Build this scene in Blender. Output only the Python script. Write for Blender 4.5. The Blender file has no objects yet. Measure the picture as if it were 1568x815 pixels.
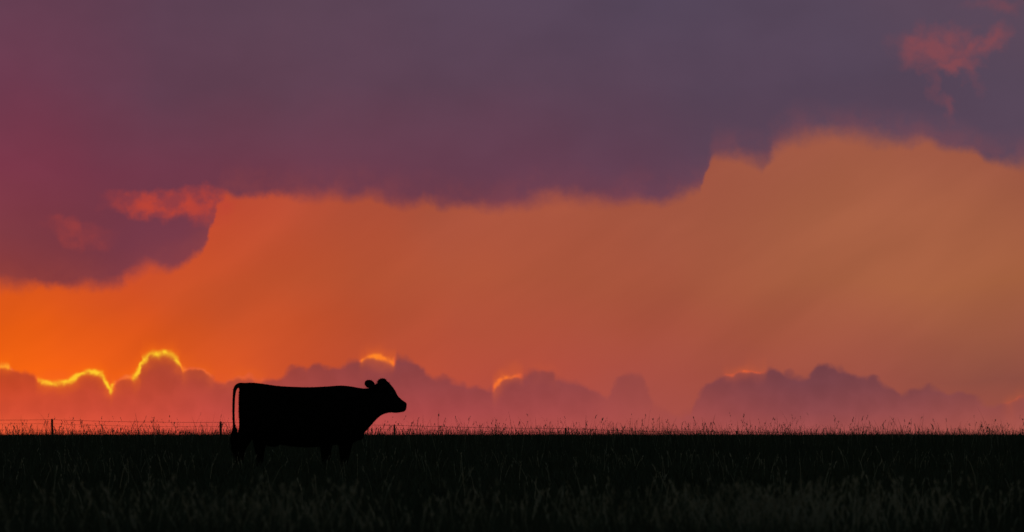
import bpy, bmesh, math, random
import numpy as np
from mathutils import Vector, Matrix
random.seed(4); rng=np.random.default_rng(7)
S=bpy.context.scene
S.view_settings.view_transform='Standard'
try: S.view_settings.look='None'
except: pass
S.view_settings.exposure=0
K=8711.0      # angular unit: 1/K radian
CAMH=0.6
DC=84.0       # distance of the cow

# ---------------------------------------------------------------- helpers
def lin(c):
    return tuple(((v/255)/12.92 if v/255<=0.04045 else ((v/255+0.055)/1.055)**2.4) for v in c)+(1.0,)
class NT:
    def __init__(s,nt): s.nt=nt
    def n(s,t,**k):
        x=s.nt.nodes.new(t)
        for a,b in k.items(): setattr(x,a,b)
        return x
    def put(s,sock,v):
        if isinstance(v,bpy.types.NodeSocket): s.nt.links.new(v,sock)
        else: sock.default_value=v
    def m(s,op,a,b=0.0,c=0.0,clamp=False):
        x=s.n('ShaderNodeMath',operation=op,use_clamp=clamp)
        s.put(x.inputs[0],a); s.put(x.inputs[1],b); s.put(x.inputs[2],c)
        return x.outputs[0]
    def ss(s,v,a,b,o0=0.0,o1=1.0,kind='SMOOTHSTEP'):
        x=s.n('ShaderNodeMapRange',interpolation_type=kind)
        s.put(x.inputs[0],v); s.put(x.inputs[1],a); s.put(x.inputs[2],b); s.put(x.inputs[3],o0); s.put(x.inputs[4],o1)
        return x.outputs[0]
    def mix(s,f,a,b,blend='MIX'):
        x=s.n('ShaderNodeMix',data_type='RGBA',blend_type=blend)
        s.put(x.inputs[0],f); s.put(x.inputs[6],a); s.put(x.inputs[7],b)
        return x.outputs[2]
    def xyz(s,x,y,z=0.0):
        c=s.n('ShaderNodeCombineXYZ'); s.put(c.inputs[0],x); s.put(c.inputs[1],y); s.put(c.inputs[2],z)
        return c.outputs[0]
    def noise(s,vec,scale,detail=4,rough=0.55):
        x=s.n('ShaderNodeTexNoise',noise_dimensions='2D'); s.put(x.inputs['Vector'],vec)
        x.inputs['Scale'].default_value=scale; x.inputs['Detail'].default_value=detail; x.inputs['Roughness'].default_value=rough
        return x
    def ramp(s,f,stops):
        x=s.n('ShaderNodeValToRGB'); s.put(x.inputs[0],f)
        cr=x.color_ramp
        cr.elements[0].position=stops[0][0]; cr.elements[0].color=stops[0][1]
        cr.elements[1].position=stops[-1][0]; cr.elements[1].color=stops[-1][1]
        for p,c in stops[1:-1]:
            e=cr.elements.new(p); e.color=c
        return x.outputs[0]
    def curve(s,f,pts):
        x=s.n('ShaderNodeFloatCurve'); s.put(x.inputs[1],f)
        mp=x.mapping; mp.use_clip=True
        cv=mp.curves[0]
        cv.points[0].location=pts[0]; cv.points[1].location=pts[-1]
        for p in pts[1:-1]: cv.points.new(p[0],p[1])
        for p in cv.points: p.handle_type='VECTOR'
        mp.update()
        return x.outputs[0]

# ---------------------------------------------------------------- world / sky
W=bpy.data.worlds.new("World"); S.world=W; W.use_nodes=True
W.cycles.sampling_method='MANUAL'; W.cycles.sample_map_resolution=256
nt=W.node_tree; nt.nodes.clear(); T=NT(nt)
tc=T.n('ShaderNodeTexCoord'); sep=T.n('ShaderNodeSeparateXYZ'); nt.links.new(tc.outputs['Generated'],sep.inputs[0])
az=T.m('ARCTAN2',sep.outputs[0],sep.outputs[1])
el=T.m('ARCSINE',sep.outputs[2])
X=T.m('MULTIPLY_ADD',az,K,784.0)
H=T.m('MULTIPLY',el,K)
P=T.xyz(T.m('MULTIPLY',X,0.01),T.m('MULTIPLY',H,0.01))

def field(rows,Xs,Hs):
    cols=[]
    for h,st in rows:
        f=T.m('DIVIDE',T.m('ADD',Xs,200.0),2000.0,clamp=True)
        cols.append((h,T.ramp(f,[((x+200)/2000,lin(c)) for x,c in st])))
    out=cols[0][1]
    for i in range(1,len(cols)):
        out=T.mix(T.ss(Hs,cols[i-1][0],cols[i][0],kind='LINEAR'),out,cols[i][1])
    return out
def edge(Xs,pts,segs=((0,520),(520,1040),(1040,1568)),scale=700.0):
    """piecewise cloud outline: height above the horizon as a function of azimuth"""
    xs=[p[0] for p in pts]; ys=[p[1] for p in pts]
    out=None
    for k,(a,b) in enumerate(segs):
        inner=[(x,y) for x,y in pts if a<x<b]
        pp=[(a,float(np.interp(a,xs,ys)))]+inner+[(b,float(np.interp(b,xs,ys)))]
        f=T.m('DIVIDE',T.m('SUBTRACT',Xs,float(a)),float(b-a),clamp=True)
        v=T.curve(f,[((x-a)/(b-a),y/scale) for x,y in pp])
        if out is None: out=v
        else: out=T.mix(T.m('GREATER_THAN',Xs,float(a)),out,v)
    return T.m('MULTIPLY',out,scale)

# broad soft colour drift
nb=T.noise(P,0.35,2,0.5)
nbx=T.n('ShaderNodeSeparateColor'); nt.links.new(nb.outputs['Color'],nbx.inputs[0])
Xb=T.m('MULTIPLY_ADD',T.m('SUBTRACT',nbx.outputs[0],0.5),180.0,X)
Hb=T.m('MULTIPLY_ADD',T.m('SUBTRACT',nbx.outputs[1],0.5),80.0,H)

clear=field([
 (20,[(0,(236,88,40)),(300,(222,80,52)),(600,(192,78,66)),(1000,(166,77,69)),(1300,(160,79,70)),(1600,(166,84,70))]),
 (95,[(0,(246,100,16)),(220,(232,90,24)),(450,(202,80,44)),(700,(182,76,57)),(1000,(165,77,64)),(1300,(158,81,67)),(1600,(142,79,67))]),
 (160,[(0,(232,92,18)),(220,(218,84,27)),(450,(196,80,43)),(700,(175,78,55)),(1000,(165,80,61)),(1300,(162,87,65)),(1600,(158,90,67))]),
 (230,[(0,(215,84,28)),(220,(209,80,35)),(450,(191,82,47)),(700,(174,83,56)),(1000,(165,84,61)),(1300,(167,95,65)),(1600,(166,97,64))]),
 (330,[(0,(200,72,44)),(220,(200,73,48)),(450,(187,80,54)),(700,(171,82,60)),(1000,(166,87,65)),(1300,(168,96,68)),(1600,(162,93,66))]),
 (450,[(0,(190,68,52)),(450,(176,74,60)),(1000,(160,82,66)),(1300,(163,91,70)),(1600,(152,83,68))]),
],Xb,Hb)
# faint slanting crepuscular light rays, streaked into the clear sky colour by noise
ray=T.noise(T.xyz(T.m('ADD',T.m('MULTIPLY',X,0.0030),T.m('MULTIPLY',H,-0.0042)),T.m('ADD',T.m('MULTIPLY',X,0.0010),T.m('MULTIPLY',H,0.0014))),1.5,3,0.5)
clear=T.mix(1.0,clear,T.xyz(*[T.ss(ray.outputs[0],0.25,0.75,0.94,1.06)]*3),'MULTIPLY')

upcol=field([
 (225,[(0,(142,60,58)),(200,(134,60,65)),(320,(138,61,65)),(700,(110,61,74)),(1600,(102,65,80))]),
 (300,[(0,(128,58,66)),(220,(119,57,71)),(450,(115,58,73)),(1000,(106,61,78)),(1600,(93,68,86))]),
 (400,[(0,(123,55,73)),(220,(113,57,75)),(450,(109,59,76)),(700,(105,61,79)),(1000,(98,63,82)),(1250,(91,68,86)),(1600,(89,70,88))]),
 (540,[(0,(110,59,79)),(220,(98,62,80)),(450,(95,64,81)),(700,(92,66,84)),(1000,(89,68,87)),(1300,(85,69,88)),(1600,(85,69,86))]),
 (690,[(0,(100,63,82)),(220,(92,65,84)),(450,(90,67,84)),(700,(87,69,88)),(1000,(84,70,90)),(1300,(86,71,90)),(1600,(91,71,87))]),
],Xb,Hb)
mot=T.noise(T.xyz(T.m('MULTIPLY',X,0.006),T.m('MULTIPLY',H,0.009)),0.8,3,0.5)
upcol=T.mix(1.0,upcol,T.xyz(*[T.ss(mot.outputs[0],0.2,0.8,0.94,1.06)]*3),'MULTIPLY')

# upper cloud deck edge
n1=T.noise(P,1.7,5,0.6); s1=T.n('ShaderNodeSeparateColor'); nt.links.new(n1.outputs['Color'],s1.inputs[0])
Xu=T.m('MULTIPLY_ADD',T.m('SUBTRACT',s1.outputs[0],0.5),34.0,X)
Hu=T.m('MULTIPLY_ADD',T.m('SUBTRACT',s1.outputs[1],0.5),32.0,H)
up=[(0,437),(120,439),(184,437),(196,424),(228,406),(256,414),(276,412),(292,398),(308,383),(318,364),(326,340),(334,312),(345,298),(380,296),(440,297),(500,299),(560,300),(600,309),(638,314),(650,304),(664,312),(700,316),(760,319),(810,309),(850,298),(880,300),(910,306),(945,309),(980,304),(1000,309),(1050,296),(1078,286),(1088,246),(1096,238),(1120,240),(1170,249),(1183,228),(1215,211),(1250,205),(1330,210),(1390,222),(1410,215),(1450,226),(1490,236),(1500,249),(1568,252)]
eU=edge(Xu,[(x,665-y) for x,y in up])
dU=T.m('SUBTRACT',Hu,eU)
wU=T.ss(nbx.outputs[2],0.35,0.65,8.0,20.0)
mU=T.ss(dU,T.m('MULTIPLY',wU,-1.0),wU)
# orange under-light glowing through the thin edge, fading upward into the deck
glowf=T.m('MULTIPLY',T.ss(dU,0.0,60.0,0.16,0.0),T.ss(s1.outputs[2],0.35,0.65,0.3,1.0))
upcol=T.mix(glowf,upcol,lin((176,78,62)))
sky=T.mix(mU,clear,upcol)

# lit patches inside the upper deck
def blob(cx,cy,rx,ry,ang=0.0,Xs=None,Hs=None):
    dx=T.m('SUBTRACT',Xs,float(cx)); dy=T.m('SUBTRACT',Hs,float(665-cy))
    ca,sa=math.cos(ang),math.sin(ang)
    u=T.m('DIVIDE',T.m('ADD',T.m('MULTIPLY',dx,ca),T.m('MULTIPLY',dy,sa)),rx)
    v=T.m('DIVIDE',T.m('ADD',T.m('MULTIPLY',dx,-sa),T.m('MULTIPLY',dy,ca)),ry)
    r=T.m('SQRT',T.m('ADD',T.m('MULTIPLY',u,u),T.m('MULTIPLY',v,v)))
    return T.ss(r,0.25,1.35,1.0,0.0)
n2=T.noise(P,2.2,4,0.55); s2=T.n('ShaderNodeSeparateColor'); nt.links.new(n2.outputs['Color'],s2.inputs[0])
Xp=T.m('MULTIPLY_ADD',T.m('SUBTRACT',s2.outputs[0],0.5),62.0,X)
Hp=T.m('MULTIPLY_ADD',T.m('SUBTRACT',s2.outputs[1],0.5),52.0,H)
def addpatch(sky,blobs,col,amt):
    b=blobs[0]
    for k in blobs[1:]: b=T.m('MAXIMUM',b,k)
    b=T.m('MULTIPLY',b,T.ss(s2.outputs[2],0.3,0.6,0.4,1.0))
    return T.mix(T.m('MULTIPLY',b,amt),sky,lin(col))
B=lambda *a: blob(*a,Xs=Xp,Hs=Hp)
sky=addpatch(sky,[B(255,314,84,21),B(325,318,34,26)],(192,68,52),0.9)
sky=addpatch(sky,[B(122,360,54,20,-0.2)],(166,64,60),0.6)
sky=addpatch(sky,[B(1430,72,64,30,0.1),B(1500,72,50,22,0.35),B(1462,98,50,14)],(140,74,80),0.75)
sky=addpatch(sky,[B(1425,128,11,38,0.35),B(1452,165,13,26,0.5),B(1490,122,10,28,0.2),B(1525,14,42,14)],(126,72,82),0.5)

# low cumulus bank with glowing rims
n3=T.noise(P,5.5,3,0.5); s3=T.n('ShaderNodeSeparateColor'); nt.links.new(n3.outputs['Color'],s3.inputs[0])
Xl=T.m('MULTIPLY_ADD',T.m('SUBTRACT',s3.outputs[0],0.5),13.0,X)
Hl=T.m('MULTIPLY_ADD',T.m('SUBTRACT',s3.outputs[1],0.5),8.0,H)
Pl=T.xyz(T.m('MULTIPLY',Xl,0.01),T.m('MULTIPLY',Hl,0.01))
v1=T.n('ShaderNodeTexVoronoi',feature='SMOOTH_F1',voronoi_dimensions='2D'); v1.inputs['Scale'].default_value=2.9; v1.inputs['Smoothness'].default_value=0.35; nt.links.new(Pl,v1.inputs['Vector'])
v2=T.n('ShaderNodeTexVoronoi',feature='SMOOTH_F1',voronoi_dimensions='2D'); v2.inputs['Scale'].default_value=7.0; v2.inputs['Smoothness'].default_value=0.3; nt.links.new(Pl,v2.inputs['Vector'])
puff=T.m('ADD',T.m('MULTIPLY',T.m('SUBTRACT',0.42,v1.outputs[0]),17.0),T.m('MULTIPLY',T.m('SUBTRACT',0.42,v2.outputs[0]),3.5))
low=[(0,562),(14,560),(24,566),(42,572),(60,583),(100,589),(112,583),(125,574),(140,569),(156,576),(164,586),(171,598),(178,590),(188,583),(205,578),(214,570),(218,555),(232,544),(250,543),(266,546),(275,554),(280,564),(300,566),(320,576),(340,584),(360,582),(400,580),(425,584),(434,574),(446,567),(480,561),(500,564),(530,556),(550,556),(562,547),(582,548),(602,556),(610,549),(622,548),(640,560),(652,572),(668,578),(690,583),(720,591),(748,598),(758,592),(770,578),(788,573),(806,575),(826,568),(842,572),(852,580),(872,577),(890,584),(905,596),(930,601),(940,586),(952,575),(966,573),(982,577),(990,592),(998,620),(1012,630),(1040,634),(1058,630),(1066,608),(1080,592),(1096,580),(1110,573),(1130,570),(1150,569),(1176,566),(1196,572),(1214,577),(1236,574),(1252,564),(1272,560),(1290,566),(1304,577),(1320,576),(1342,582),(1362,594),(1380,607),(1396,600),(1416,595),(1440,598),(1468,602),(1490,610),(1520,622),(1548,622),(1558,608),(1568,603)]
segs=((0,392),(392,784),(784,1176),(1176,1568))
lowp=[(x,665-y) for x,y in low]
eL=edge(Xl,lowp,segs)
lx=np.array([p[0] for p in lowp],float); ly=np.array([p[1] for p in lowp],float)
gx=np.arange(0,1569,8.0); gy=np.interp(gx,lx,ly); sl=np.gradient(gy,gx); sl=np.sqrt(1+sl**2); sl=np.convolve(np.pad(sl,1,mode='edge'),[.25,.5,.25],'valid')
rimI=edge(X,[(0,.75),(16,.8),(24,.1),(54,.05),(60,.9),(100,.95),(172,1),(180,.35),(200,.55),(206,.95),(240,1),(272,1),(281,.6),(290,.35),(322,.45),(332,.08),(350,.25),(365,.38),(402,.3),(412,.02),(548,.0),(554,.6),(575,.72),(602,.6),(608,.0),(752,.0),(757,.5),(775,.55),(798,.35),(804,.0),(825,.12),(850,.08),(860,.0),(1104,.0),(1112,.25),(1140,.38),(1170,.25),(1176,.0),(1530,.0),(1540,.22),(1555,.2),(1568,.1)],segs,scale=1.0)
pam=T.ss(rimI,0.3,0.9,1.0,0.35)
dL=T.m('SUBTRACT',T.m('SUBTRACT',Hl,eL),T.m('MULTIPLY',puff,pam))
wS=edge(Xl,[(float(a),float(min(b,3.2))) for a,b in zip(gx,sl)],segs,scale=4.0)
dLn=T.m('DIVIDE',dL,wS)      # approx. distance to the outline
mL=T.ss(dLn,-6.0,5.5,1.0,0.0)
fade=edge(X,[(0,.9),(300,.85),(420,.85),(560,.9),(700,.85),(900,.72),(940,.5),(990,.42),(1010,.3),(1060,.75),(1200,.9),(1400,.85),(1500,.7),(1568,.7)],scale=1.0)
lowcol=field([
 (5,[(0,(230,90,56)),(200,(220,82,62)),(420,(200,80,72)),(700,(182,79,76)),(1000,(172,80,76)),(1250,(163,80,78)),(1600,(170,86,77))]),
 (35,[(0,(210,76,50)),(200,(200,74,58)),(420,(178,72,70)),(700,(161,70,72)),(1000,(155,73,73)),(1250,(138,71,75)),(1600,(153,78,75))]),
 (75,[(0,(196,68,40)),(200,(180,66,50)),(420,(158,68,65)),(600,(144,66,69)),(900,(136,66,70)),(1250,(116,64,72)),(1600,(128,70,73))]),
 (120,[(0,(176,64,38)),(250,(152,60,48)),(600,(130,64,68)),(1250,(106,62,72)),(1600,(116,65,72))]),
],X,H)
pv=T.m('ADD',T.m('MULTIPLY',v1.outputs[0],0.6),T.m('MULTIPLY',n3.outputs[0],0.5))
lowcol=T.mix(1.0,lowcol,T.xyz(*[T.ss(pv,0.2,0.85,0.94,1.06)]*3),'MULTIPLY')
sky=T.mix(T.m('MULTIPLY',mL,fade),sky,lowcol)
rw=T.m('MULTIPLY_ADD',rimI,2.1,1.8)
g=T.m('DIVIDE',T.m('SUBTRACT',dLn,0.5),rw)
g=T.m('EXPONENT',T.m('MULTIPLY',T.m('MULTIPLY',g,g),-1.0))
gI=T.m('MULTIPLY',T.m('MULTIPLY',g,T.ss(rimI,0.0,0.7)),T.ss(s3.outputs[2],0.35,0.6,0.5,1.25),clamp=True)
rimcol=T.ramp(rimI,[(0.0,lin((225,88,60))),(0.35,lin((238,98,55))),(0.7,lin((255,130,40))),(1.0,lin((255,205,45)))])
g2=T.m('DIVIDE',dLn,13.0); g2=T.m('EXPONENT',T.m('MULTIPLY',T.m('MULTIPLY',g2,g2),-1.0))
sky=T.mix(T.m('MULTIPLY',T.m('MULTIPLY',g2,rimI),0.38),sky,lin((255,112,10)))
sky=T.mix(gI,sky,rimcol)

# high dusk sky: Nishita overhead and behind the viewer
SUN_AZ=math.radians(-9.0); SUN_EL=math.radians(1.2)
nis=T.n('ShaderNodeTexSky',sky_type='NISHITA'); nis.sun_disc=False; nis.sun_elevation=SUN_EL; nis.sun_rotation=SUN_AZ
nisc=T.mix(1.0,nis.outputs[0],(0.10,0.118,0.130,1),'MULTIPLY')
front=T.m('MULTIPLY',T.ss(T.m('ABSOLUTE',az),math.radians(14),math.radians(50),1.0,0.0),T.ss(el,math.radians(6),math.radians(22),1.0,0.0))
fin=T.mix(front,nisc,sky)
bg=T.n('ShaderNodeBackground'); bg.inputs[1].default_value=1.0; nt.links.new(fin,bg.inputs[0])
wo=T.n('ShaderNodeOutputWorld'); nt.links.new(bg.outputs[0],wo.inputs[0])

# ---------------------------------------------------------------- sun (almost gone behind the cloud bank)
sd=bpy.data.lights.new("sun","SUN"); sd.energy=0.12; sd.angle=math.radians(0.5); sd.color=(1,0.5,0.22)
so=bpy.data.objects.new("sun",sd); S.collection.objects.link(so)
dirv=Vector((math.sin(SUN_AZ)*math.cos(SUN_EL),math.cos(SUN_AZ)*math.cos(SUN_EL),math.sin(SUN_EL)))
so.rotation_euler=dirv.to_track_quat('Z','Y').to_euler(); so.location=(-20,120,30)

# ---------------------------------------------------------------- materials
def mat(name,c1,c2,scale=4.0,rough=0.95,bump=0.3,spec=0.0,transl=0.0,bdist=0.02):
    m=bpy.data.materials.new(name); m.use_nodes=True; t=m.node_tree; t.nodes.clear(); N=NT(t)
    tcn=N.n('ShaderNodeTexCoord'); no=N.noise(tcn.outputs['Object'],scale,3,0.6); no.noise_dimensions='3D'
    col=N.mix(N.ss(no.outputs[0],0.3,0.7),c1+(1,),c2+(1,))
    o=N.n('ShaderNodeOutputMaterial')
    if spec==0.0:
        p=N.n('ShaderNodeBsdfDiffuse'); t.links.new(col,p.inputs[0])
    else:
        p=N.n('ShaderNodeBsdfPrincipled'); t.links.new(col,p.inputs['Base Color']); p.inputs['Roughness'].default_value=rough
        p.inputs['Specular IOR Level'].default_value=spec
    if bump:
        b=N.n('ShaderNodeBump'); b.inputs['Strength'].default_value=bump; b.inputs['Distance'].default_value=bdist
        n4=N.noise(tcn.outputs['Object'],scale*6,3,0.6); n4.noise_dimensions='3D'; t.links.new(n4.outputs[0],b.inputs['Height']); t.links.new(b.outputs[0],p.inputs['Normal'])
    sh=p.outputs[0]
    if transl:
        tr=N.n('ShaderNodeBsdfTranslucent'); t.links.new(col,tr.inputs[0])
        mx=N.n('ShaderNodeMixShader'); mx.inputs[0].default_value=transl
        t.links.new(sh,mx.inputs[1]); t.links.new(tr.outputs[0],mx.inputs[2]); sh=mx.outputs[0]
    t.links.new(sh,o.inputs[0]); return m
M_ground=mat("soil_and_turf",(0.012,0.014,0.009),(0.026,0.029,0.018),1.5)
M_grass=mat("grass_blades",(0.026,0.036,0.024),(0.062,0.068,0.045),0.7,bump=0)
M_straw=mat("dry_grass_stalks",(0.10,0.10,0.075),(0.26,0.25,0.19),1.3,bump=0,transl=0.2)
M_fur=mat("black_fur",(0.003,0.003,0.003),(0.006,0.0055,0.005),14.0,rough=0.9,bump=0.6)
M_hoof=mat("hoof_horn",(0.010,0.009,0.008),(0.02,0.018,0.015),20.0,rough=0.6,spec=0.1)
M_eye=mat("eye_dark",(0.004,0.003,0.003),(0.008,0.006,0.005),5.0,rough=0.2,spec=0.2,bump=0)
M_wood=mat("weathered_wood",(0.035,0.028,0.022),(0.075,0.06,0.05),12.0)
M_wire=mat("rusty_wire",(0.03,0.02,0.016),(0.06,0.04,0.03),30.0,rough=0.7,bump=0)

def mk(name,verts,faces,m,parent=None,smooth=False):
    me=bpy.data.meshes.new(name); me.from_pydata([tuple(v) for v in verts],[],faces); me.update()
    o=bpy.data.objects.new(name,me); S.collection.objects.link(o)
    if m: me.materials.append(m)
    if smooth: me.polygons.foreach_set('use_smooth',[True]*len(me.polygons))
    if parent: o.parent=parent
    return o

# ---------------------------------------------------------------- ground: one sheet to the horizon
def gz(x,y):
    return 0.035*np.sin(x*0.23+1.0)*np.sin(y*0.11)+0.02*np.sin(x*0.71+y*0.37)+0.012*np.sin(x*1.9-y*1.3)
def axis(lim,fine,step):
    a=list(np.arange(0,fine,step)); v=fine; s=step
    while v<lim: a.append(v); s*=1.35; v+=s
    a.append(lim); return a
xs=axis(6000,50,1.0); xs=sorted(set([-v for v in xs]+xs))
ys=[-v for v in axis(3000,10,2.0)][::-1]+axis(9000,180,1.0)[1:]
XX,YY=np.meshgrid(xs,ys); fall=np.clip(1-(np.hypot(XX,YY-80)-120)/200,0,1)
ZZ=gz(XX,YY)*fall
V=np.stack([XX,YY,ZZ],-1).reshape(-1,3); nx=len(xs)
F=[(j*nx+i,j*nx+i+1,(j+1)*nx+i+1,(j+1)*nx+i) for j in range(len(ys)-1) for i in range(nx-1)]
ground=mk("ground",V.tolist(),F,M_ground,smooth=True)

# ---------------------------------------------------------------- grass (one mesh)
def clump(x,y,s):
    return 0.5+0.25*np.sin(x*1.3*s+2*np.sin(y*0.9*s))+0.25*np.sin(y*1.1*s+2*np.sin(x*0.7*s+1))
VV=[];QF=[];TF=[];QM=[];TM=[];base=0
def blades(x,y,h,w,lean,mi):
    global base
    n=len(x); a=rng.uniform(0,np.pi,n); wx=np.cos(a)*w/2; wy=np.sin(a)*w/2
    la=rng.uniform(0,2*np.pi,n); L=lean*h*rng.uniform(0.2,1,n); lx_=np.cos(la)*L; ly_=np.sin(la)*L
    z=gz(x,y)-0.01
    v=np.zeros((n,7,3))
    def st(k,t,ww,zt):
        px=x+lx_*t; py=y+ly_*t; pz=z+h*zt
        if ww is None: v[:,k]=np.stack([px,py,pz],-1)
        else:
            v[:,k]=np.stack([px-wx*ww,py-wy*ww,pz],-1); v[:,k+1]=np.stack([px+wx*ww,py+wy*ww,pz],-1)
    st(0,0,1,0); st(2,0.22,0.9,0.45); st(4,0.6,0.6,0.8); st(6,1.0,None,1.0)
    VV.append(v.reshape(-1,3)); b=base+np.arange(n)[:,None]*7
    QF.append((b+np.array([[0,1,3,2]])));QF.append((b+np.array([[2,3,5,4]])));TF.append((b+np.array([[4,5,6]])))
    QM.append(np.full(2*n,mi));TM.append(np.full(n,mi)); base+=7*n
    return x+lx_,y+ly_,z+h,la
def heads(x,y,z,la,size):
    """seed heads: small spindles made of crossed spikelets"""
    global base
    n=len(x)
    for k in range(6):
        t=rng.uniform(-0.95,0.3,n); off=size*0.09*(1-np.abs(t))
        aa=rng.uniform(0,2*np.pi,n)
        cx=x+np.cos(aa)*off+np.cos(la)*t*size*0.35; cy=y+np.sin(aa)*off+np.sin(la)*t*size*0.35; cz=z+t*size*0.8
        l=size*rng.uniform(0.14,0.26,n); w=size*rng.uniform(0.035,0.07,n)
        ux=np.cos(aa)*0.35+np.cos(la)*0.3; uy=np.sin(aa)*0.35+np.sin(la)*0.3
        v=np.zeros((n,4,3)); ra=rng.uniform(0,np.pi,n)
        v[:,0]=np.stack([cx-ux*l,cy-uy*l,cz-l],-1); v[:,2]=np.stack([cx+ux*l,cy+uy*l,cz+l],-1)
        v[:,1]=np.stack([cx+np.cos(ra)*w,cy+np.sin(ra)*w,cz],-1); v[:,3]=np.stack([cx-np.cos(ra)*w,cy-np.sin(ra)*w,cz],-1)
        VV.append(v.reshape(-1,3)); b=base+np.arange(n)[:,None]*4
        QF.append(b+np.array([[0,1,2,3]])); QM.append(np.full(n,1)); base+=4*n
def scatter(y0,y1,dens,spread,pad,cl=0.6,s=1.0):
    area=(spread*(y1**2-y0**2)/2+2*pad*(y1-y0)); n=int(area*dens)
    y=np.sqrt(rng.uniform(y0*y0,y1*y1,n)); x=rng.uniform(-1,1,n)*(spread/2*y+pad)
    k=rng.uniform(0,1,n)<(1-cl)+cl*clump(x,y,s); return x[k],y[k]
# foreground
x,y=scatter(20,38,420,0.2,0.8); c=clump(x,y,2.2); blades(x,y,(0.10+0.16*c)*rng.uniform(0.5,1.2,len(x)),rng.uniform(0.004,0.009,len(x)),0.9,0)
x,y=scatter(38,75,80,0.2,1.5); c=clump(x,y,1.2); blades(x,y,(0.10+0.10*c)*rng.uniform(0.6,1.3,len(x)),rng.uniform(0.007,0.014,len(x)),0.8,0)
x,y=scatter(75,112,34,0.21,2.0); c=clump(x,y,0.8); gr=np.clip((y-90)/22,0,1); blades(x,y,(0.13+0.09*c+0.3*gr)*rng.uniform(0.6,1.25,len(x)),rng.uniform(0.01,0.02,len(x)),0.6,0)
# tufts around the cow's feet
n=2600; x=rng.uniform(-4.6,-1.9,n); y=rng.uniform(82.2,83.75,n); c=clump(x,y,2.5); blades(x,y,(0.12+0.16*c)*rng.uniform(0.5,1.2,n),rng.uniform(0.008,0.014,n),0.7,0)
# ungrazed fence-line strip: dense base, feathered top
x,y=scatter(112,158,18,0.21,5.0); c=clump(x,y,0.5); blades(x,y,(0.54+0.12*c)*rng.uniform(0.65,1.22,len(x)),rng.uniform(0.010,0.02,len(x)),0.45,0)
x,y=scatter(112,158,13,0.21,5.0,0.5,0.4); c=clump(x,y,0.4)*clump(x,y,1.7)
blades(x,y,0.60+rng.exponential(0.060+0.075*c),rng.uniform(0.007,0.014,len(x)),0.45,0)
x,y=scatter(112,158,2.3,0.21,5.0,0.85,0.45); c=clump(x,y,0.45)
a=blades(x,y,np.minimum(0.64+rng.exponential(0.09+0.03*c),1.04),rng.uniform(0.005,0.010,len(x)),0.35,1); heads(*a,rng.uniform(0.06,0.16,len(x)))
# taller stalks in the grazed field
x,y=scatter(24,36,12,0.2,1.0,0.9,1.7); a=blades(x,y,rng.uniform(0.18,0.36,len(x)),np.full(len(x),0.004),0.5,1); heads(*a,rng.uniform(0.04,0.08,len(x)))
for (cx,cy,r,n) in [(1.35,29,0.34,260),(-1.15,27,0.36,110),(2.2,31,0.3,60),(0.4,30,0.4,50)]:
    x=cx+rng.normal(0,r,n); y=cy+rng.normal(0,0.6,n); a=blades(x,y,rng.uniform(0.2,0.38,n),np.full(n,0.007),0.7,1); heads(*a,rng.uniform(0.05,0.09,n))
x,y=scatter(40,100,1.0,0.2,2.0,0.9,0.6); a=blades(x,y,rng.uniform(0.2,0.38,len(x)),np.full(len(x),0.007),0.5,1); heads(*a,rng.uniform(0.06,0.1,len(x)))
Vn=np.concatenate(VV); Qn=np.concatenate(QF); Tn=np.concatenate(TF); 
me=bpy.data.meshes.new("grass"); me.vertices.add(len(Vn)); me.vertices.foreach_set('co',Vn.astype(np.float32).ravel())
loops=np.concatenate([Qn.ravel(),Tn.ravel()]); me.loops.add(len(loops)); me.loops.foreach_set('vertex_index',loops.astype(np.int32))
npoly=len(Qn)+len(Tn); me.polygons.add(npoly)
ls=np.concatenate([np.arange(len(Qn))*4,len(Qn)*4+np.arange(len(Tn))*3]); me.polygons.foreach_set('loop_start',ls.astype(np.int32))
me.materials.append(M_grass); me.materials.append(M_straw)
me.polygons.foreach_set('material_index',np.concatenate(QM+TM).astype(np.int32))
me.update(calc_edges=True); me.validate()
go=bpy.data.objects.new("grass",me); S.collection.objects.link(go)
print("grass polys",npoly)

# ---------------------------------------------------------------- fence
def tube(pts,rads,seg=8):
    vs=[];fs=[]
    n=len(pts)
    for i,p in enumerate(pts):
        p=Vector(p); d=(Vector(pts[min(i+1,n-1)])-Vector(pts[max(i-1,0)])).normalized()
        u=d.cross(Vector((0,1,0.001)) if abs(d.y)<0.9 else Vector((0,0,1))).normalized(); w=d.cross(u)
        for k in range(seg):
            a=2*math.pi*k/seg; vs.append(p+(u*math.cos(a)+w*math.sin(a))*rads[i])
    for i in range(n-1):
        for k in range(seg):
            fs.append((i*seg+k,i*seg+(k+1)%seg,(i+1)*seg+(k+1)%seg,(i+1)*seg+k))
    fs.append(tuple(range(seg))[::-1]); fs.append(tuple((n-1)*seg+k for k in range(seg)))
    return vs,fs
fence=bpy.data.objects.new("wire_fence",None); S.collection.objects.link(fence)
DF=150.0; pxm=DF/K
tops=[]
TY={-3:632,-2:635,-1:639,0:641.5,1:645.5,2:650,3:655,4:660,5:664,6:668,7:671,8:674}
for i in range(-3,9):
    px=80+262*i-(4 if i==1 else 0); ytop=TY[i]
    x=(px-784)*pxm; zt=CAMH+(665-ytop)*pxm; tops.append((x,zt))
    lean=random.uniform(-.03,.03); wd=1.0 if i<2 else 0.8
    vs,fs=tube([(x-lean,DF,-0.3),(x-lean*.5,DF,0.3),(x,DF,zt-0.02),(x,DF,zt)],[.034*wd,.032*wd,.028*wd,.020*wd],8)
    mk("post_%d"%(i+4),vs,fs,M_wood,fence)
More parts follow.
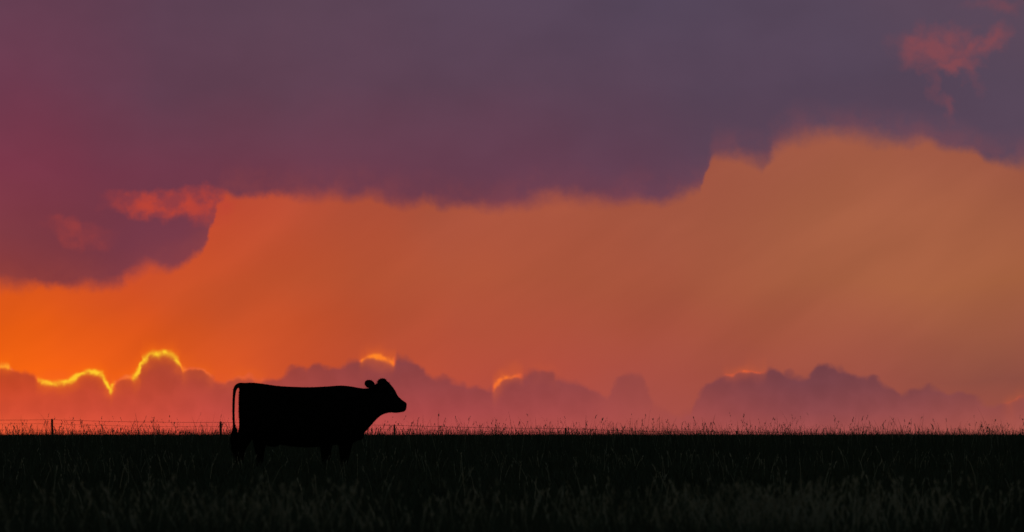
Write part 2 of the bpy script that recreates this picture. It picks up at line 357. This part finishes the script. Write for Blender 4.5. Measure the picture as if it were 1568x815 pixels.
for k,dz in enumerate([0.025,0.13,0.30,0.48]):
    pts=[]
    for (x0,z0),(x1,z1) in zip(tops[:-1],tops[1:]):
        for t in np.linspace(0,1,7)[:-1]:
            pts.append((x0+(x1-x0)*t,DF-0.036,z0+(z1-z0)*t-dz-0.03*4*t*(1-t)*(0.6+0.4*math.sin(x0+k))))
    pts.append((tops[-1][0],DF-0.036,tops[-1][1]-dz))
    vs,fs=tube(pts,[0.0045 if k==0 else 0.003]*len(pts),5); mk("wire_%d"%(k+1),vs,fs,M_wire,fence)

# ---------------------------------------------------------------- cow
cs=DC/K
def q(px,py): return ((px-784)*cs, CAMH+(665-py)*cs)
def catmull(A,sub):
    A=np.array(A,float); n=len(A); out=[]
    for i in range(n-1):
        p0=A[max(i-1,0)];p1=A[i];p2=A[i+1];p3=A[min(i+2,n-1)]
        for s in range(sub):
            t=s/sub; out.append(0.5*((2*p1)+(-p0+p2)*t+(2*p0-5*p1+4*p2-p3)*t*t+(-p0+3*p1-3*p2+p3)*t**3))
    out.append(A[-1]); return np.array(out)
bm=bmesh.new()
def loft(secs,sub=4,seg=28,ex=0.9):
    """secs: ax,ay,bx,by (silhouette points), half width, y offset"""
    R=[]
    for s in secs:
        a=q(s[0],s[1]); b=q(s[2],s[3]); R.append([a[0],a[1],b[0],b[1],s[4],s[5]])
    R=catmull(R,sub); rings=[]
    for r in R:
        cx,cz=(r[0]+r[2])/2,(r[1]+r[3])/2; hx,hz=(r[0]-r[2])/2,(r[1]-r[3])/2; ring=[]
        for k in range(seg):
            t=2*math.pi*k/seg; c=math.cos(t); s=math.sin(t)
            c=math.copysign(abs(c)**ex,c); s=math.copysign(abs(s)**ex,s)
            ring.append(bm.verts.new((cx+hx*c,DC+r[5]+r[4]*s,cz+hz*c)))
        rings.append(ring)
    for r0,r1 in zip(rings[:-1],rings[1:]):
        for k in range(seg): bm.faces.new((r0[k],r0[(k+1)%seg],r1[(k+1)%seg],r1[k]))
    bm.faces.new(rings[0][::-1]); bm.faces.new(rings[-1])
trunk=[(366.5,600,366,608,.05,0),(367.5,594,366,625,.14,0),(372,588.5,368,650,.21,0),(382,586,379,667,.26,0),(400,587.5,398,674,.29,0),(425,591,425,680,.33,0),(450,592.5,452,684,.37,0),(475,593,478,685,.385,0),(500,592,505,682,.35,0),(520,590.5,529,680,.29,0),(535,591.5,545,676,.25,0),(547,593.5,556,665,.20,0),(557,595,566,654,.16,0),(567,594,574,645,.13,0),(575,589,582,637.5,.11,0),(583,583.5,590,633.5,.115,0),(592,583.5,598,632,.12,0),(599,590,605,632.5,.11,0),(605,598,610,632,.09,0),(609,606,614,631.5,.078,0),(615,612,617,631,.072,0),(620,615.5,619.5,630,.07,0),(623,618,622,627,.05,0)]
loft(trunk,5)
loft([(367,600,402,600,.10,-.12),(366,622,408,625,.13,-.15),(367,645,404,645,.12,-.16),(366,660,395,660,.10,-.16),(362,671,387,673,.078,-.17),(358.5,681,380,684,.06,-.17),(360,692,376,693,.048,-.17),(361.5,706,374,706,.04,-.17),(361,716,375,715,.048,-.17),(362,721,378,720,.05,-.17)],4,20,1)
loft([(372,612,408,612,.10,.12),(372,632,412,632,.13,.15),(376,650,414,650,.12,.16),(382,664,412,664,.10,.16),(386,674,409,675,.075,.17),(388,684,406,686,.058,.17),(390.5,694,404,695,.046,.17),(392,706,403,706,.04,.17),(391,716,404,715,.048,.17),(392,721,407,720,.05,.17)],4,20,1)
loft([(492,630,528,630,.09,-.14),(489,650,524,650,.10,-.17),(488,665,517,665,.085,-.17),(489.5,678,511,678,.068,-.16),(491.5,690,508,690,.056,-.16),(492,698,507.5,698,.054,-.16),(494,708,505,708,.04,-.16),(493,716,506,716,.048,-.16),(494,721,509,721,.05,-.16)],4,20,1)
loft([(512,630,550,630,.09,.14),(513,650,549,652,.10,.17),(514,664,546,666,.085,.17),(516.5,676,541,677,.068,.16),(518.5,688,537.5,688,.056,.16),(519.5,697,535.5,697,.054,.16),(521,708,532.5,708,.04,.16),(520,716,533.5,716,.048,.16),(521,721,536,721,.05,.16)],4,20,1)
for (px,py,rx,ry,rz,yo) in [(418,676,.13,.12,.08,0),(550,664,.08,.07,.10,0)]:
    x,z=q(px,py); bmesh.ops.create_uvsphere(bm,u_segments=20,v_segments=12,radius=1,matrix=Matrix.Translation((x,DC+yo,z))@Matrix.Diagonal((rx,ry,rz,1)))
def ear(px,py,yo,ax,up,ang,yaw):
    x,z=q(px,py)
    Mx=Matrix.Translation((x,DC+yo,z))@Matrix.Rotation(yaw,4,'Z')@Matrix.Rotation(ang,4,'Y')@Matrix.Diagonal((ax,.024,up,1))
    bmesh.ops.create_uvsphere(bm,u_segments=20,v_segments=14,radius=1,matrix=Mx)
ear(566.5,588.5,-.15,.086,.064,math.radians(18),math.radians(20))
ear(584.5,584.5,.13,.080,.052,math.radians(-14),math.radians(-25))
x,z=q(586,586); bmesh.ops.create_uvsphere(bm,u_segments=16,v_segments=12,radius=1,matrix=Matrix.Translation((x,DC,z))@Matrix.Diagonal((.065,.09,.055,1)))
x,z=q(573,593); bmesh.ops.create_uvsphere(bm,u_segments=16,v_segments=12,radius=1,matrix=Matrix.Translation((x,DC-.09,z))@Matrix.Diagonal((.05,.07,.03,1)))
# tail
tp=[(376,591),(368,590),(362.5,592),(359.6,598),(358.4,608),(357.8,625),(358,642),(358.6,655),(359,664)]
tr=[.045,.038,.032,.027,.022,.020,.019,.02,.02]
tpp=catmull([list(a)+[r] for a,r in zip(tp,tr)],5)
pts=[(q(a[0],a[1])[0],DC-0.02,q(a[0],a[1])[1]) for a in tpp]
vs,fs=tube(pts,[a[2] for a in tpp],10); bv=[bm.verts.new(v) for v in vs]
for f in fs: bm.faces.new([bv[i] for i in f])
bmesh.ops.recalc_face_normals(bm,faces=bm.faces)
me=bpy.data.meshes.new("body_raw"); bm.to_mesh(me); bm.free()
tmp=bpy.data.objects.new("tmp",me); S.collection.objects.link(tmp)
r=tmp.modifiers.new("r",'REMESH'); r.mode='VOXEL'; r.voxel_size=0.011
sm=tmp.modifiers.new("s",'SMOOTH'); sm.factor=0.5; sm.iterations=4
dg=bpy.context.evaluated_depsgraph_get(); body_me=bpy.data.meshes.new_from_object(tmp.evaluated_get(dg))
bpy.data.objects.remove(tmp)
cow=bpy.data.objects.new("cow",None); S.collection.objects.link(cow)
body=bpy.data.objects.new("body",body_me); S.collection.objects.link(body); body.parent=cow
body_me.materials.clear(); body_me.materials.append(M_fur)
body_me.polygons.foreach_set('use_smooth',[True]*len(body_me.polygons)); body_me.name="body"
co=np.zeros(len(body_me.vertices)*3); body_me.vertices.foreach_get('co',co); co=co.reshape(-1,3)
no=np.zeros(len(body_me.vertices)*3); body_me.vertex_normals.foreach_get('vector',no); no=no.reshape(-1,3)
idx=rng.choice(len(co),min(26000,len(co)),replace=False)
p=co[idx]; nrm=no[idx]; x0,_=q(557,0); _,z0=q(0,606); x1,_=q(597,0)
hl=np.where((p[:,0]>x0)&(p[:,0]<x1)&(p[:,2]>z0),rng.uniform(.012,.034,len(p)),rng.uniform(.004,.014,len(p)))
side=np.cross(nrm,rng.normal(size=nrm.shape)); side/=np.linalg.norm(side,axis=1)[:,None]+1e-9
back=np.array([-0.5,0,-0.5]); d=nrm+back*0.6+rng.normal(0,.25,nrm.shape)
hv=np.stack([p-side*.002,p+side*.002,p+d*hl[:,None]],1).reshape(-1,3)
mk("coat_hair",hv.tolist(),[(3*i,3*i+1,3*i+2) for i in range(len(p))],M_fur,cow)
# tail switch
hv=[];hf=[]
for i in range(520):
    bx,bz=q(359+random.uniform(-1.5,1.5),random.uniform(650,676)); L=random.uniform(.12,.30)
    a=Vector((bx,DC-0.02+random.uniform(-.02,.02),bz)); m_=a+Vector((random.gauss(0,.024),random.gauss(0,.02),-L*.5)); e=a+Vector((random.gauss(-.008,.02),random.gauss(0,.02),-L))
    b0=len(hv); w=Vector((.003,.002,0)); hv+=[a-w,a+w,m_+w,m_-w,e]; hf+=[(b0,b0+1,b0+2,b0+3),(b0+3,b0+2,b0+4)]
mk("tail_switch",hv,hf,M_fur,cow)
for s,nm in ((-1,"eye_left"),(1,"eye_right")):
    x,z=q(599,603); b=bmesh.new(); bmesh.ops.create_uvsphere(b,u_segments=16,v_segments=10,radius=1,matrix=Matrix.Translation((x,DC+s*.098,z))@Matrix.Diagonal((.024,.014,.019,1)))
    m2=bpy.data.meshes.new(nm); b.to_mesh(m2); b.free(); m2.materials.append(M_eye); o=bpy.data.objects.new(nm,m2); S.collection.objects.link(o); o.parent=cow
for i,(px,yo) in enumerate([(369.5,-.17),(399,.17),(501,-.16),(528,.16)]):
    x,_=q(px,0); hv=[];hf=[]
    for s in (-1,1):
        b0=len(hv)
        for (z,fx,bx,w) in ((0.0,.095,-.055,.027),(0.05,.07,-.05,.025),(0.085,.05,-.045,.022)):
            g0=float(gz(np.array(x),np.array(DC+yo)))
            for k in range(10):
                a=2*math.pi*k/10; hv.append((x+(fx+bx)/2+(fx-bx)/2*math.cos(a),DC+yo+s*.03+w*math.sin(a),g0+z))
        for j in range(2):
            for k in range(10): hf.append((b0+j*10+k,b0+j*10+(k+1)%10,b0+(j+1)*10+(k+1)%10,b0+(j+1)*10+k))
        hf.append(tuple(b0+k for k in range(10))[::-1]); hf.append(tuple(b0+20+k for k in range(10)))
    mk("hoof_%d"%(i+1),hv,hf,M_hoof,cow)

# ---------------------------------------------------------------- camera
cd=bpy.data.cameras.new("camera"); cd.lens=200; cd.sensor_width=36; cd.clip_start=0.5; cd.clip_end=20000
cd.dof.use_dof=True; cd.dof.focus_distance=DC+6; cd.dof.aperture_fstop=8
cam=bpy.data.objects.new("camera",cd); S.collection.objects.link(cam); cam.location=(0,0,CAMH)
cam.rotation_euler=(math.radians(90)+math.atan(257.5/K),0,0); S.camera=cam
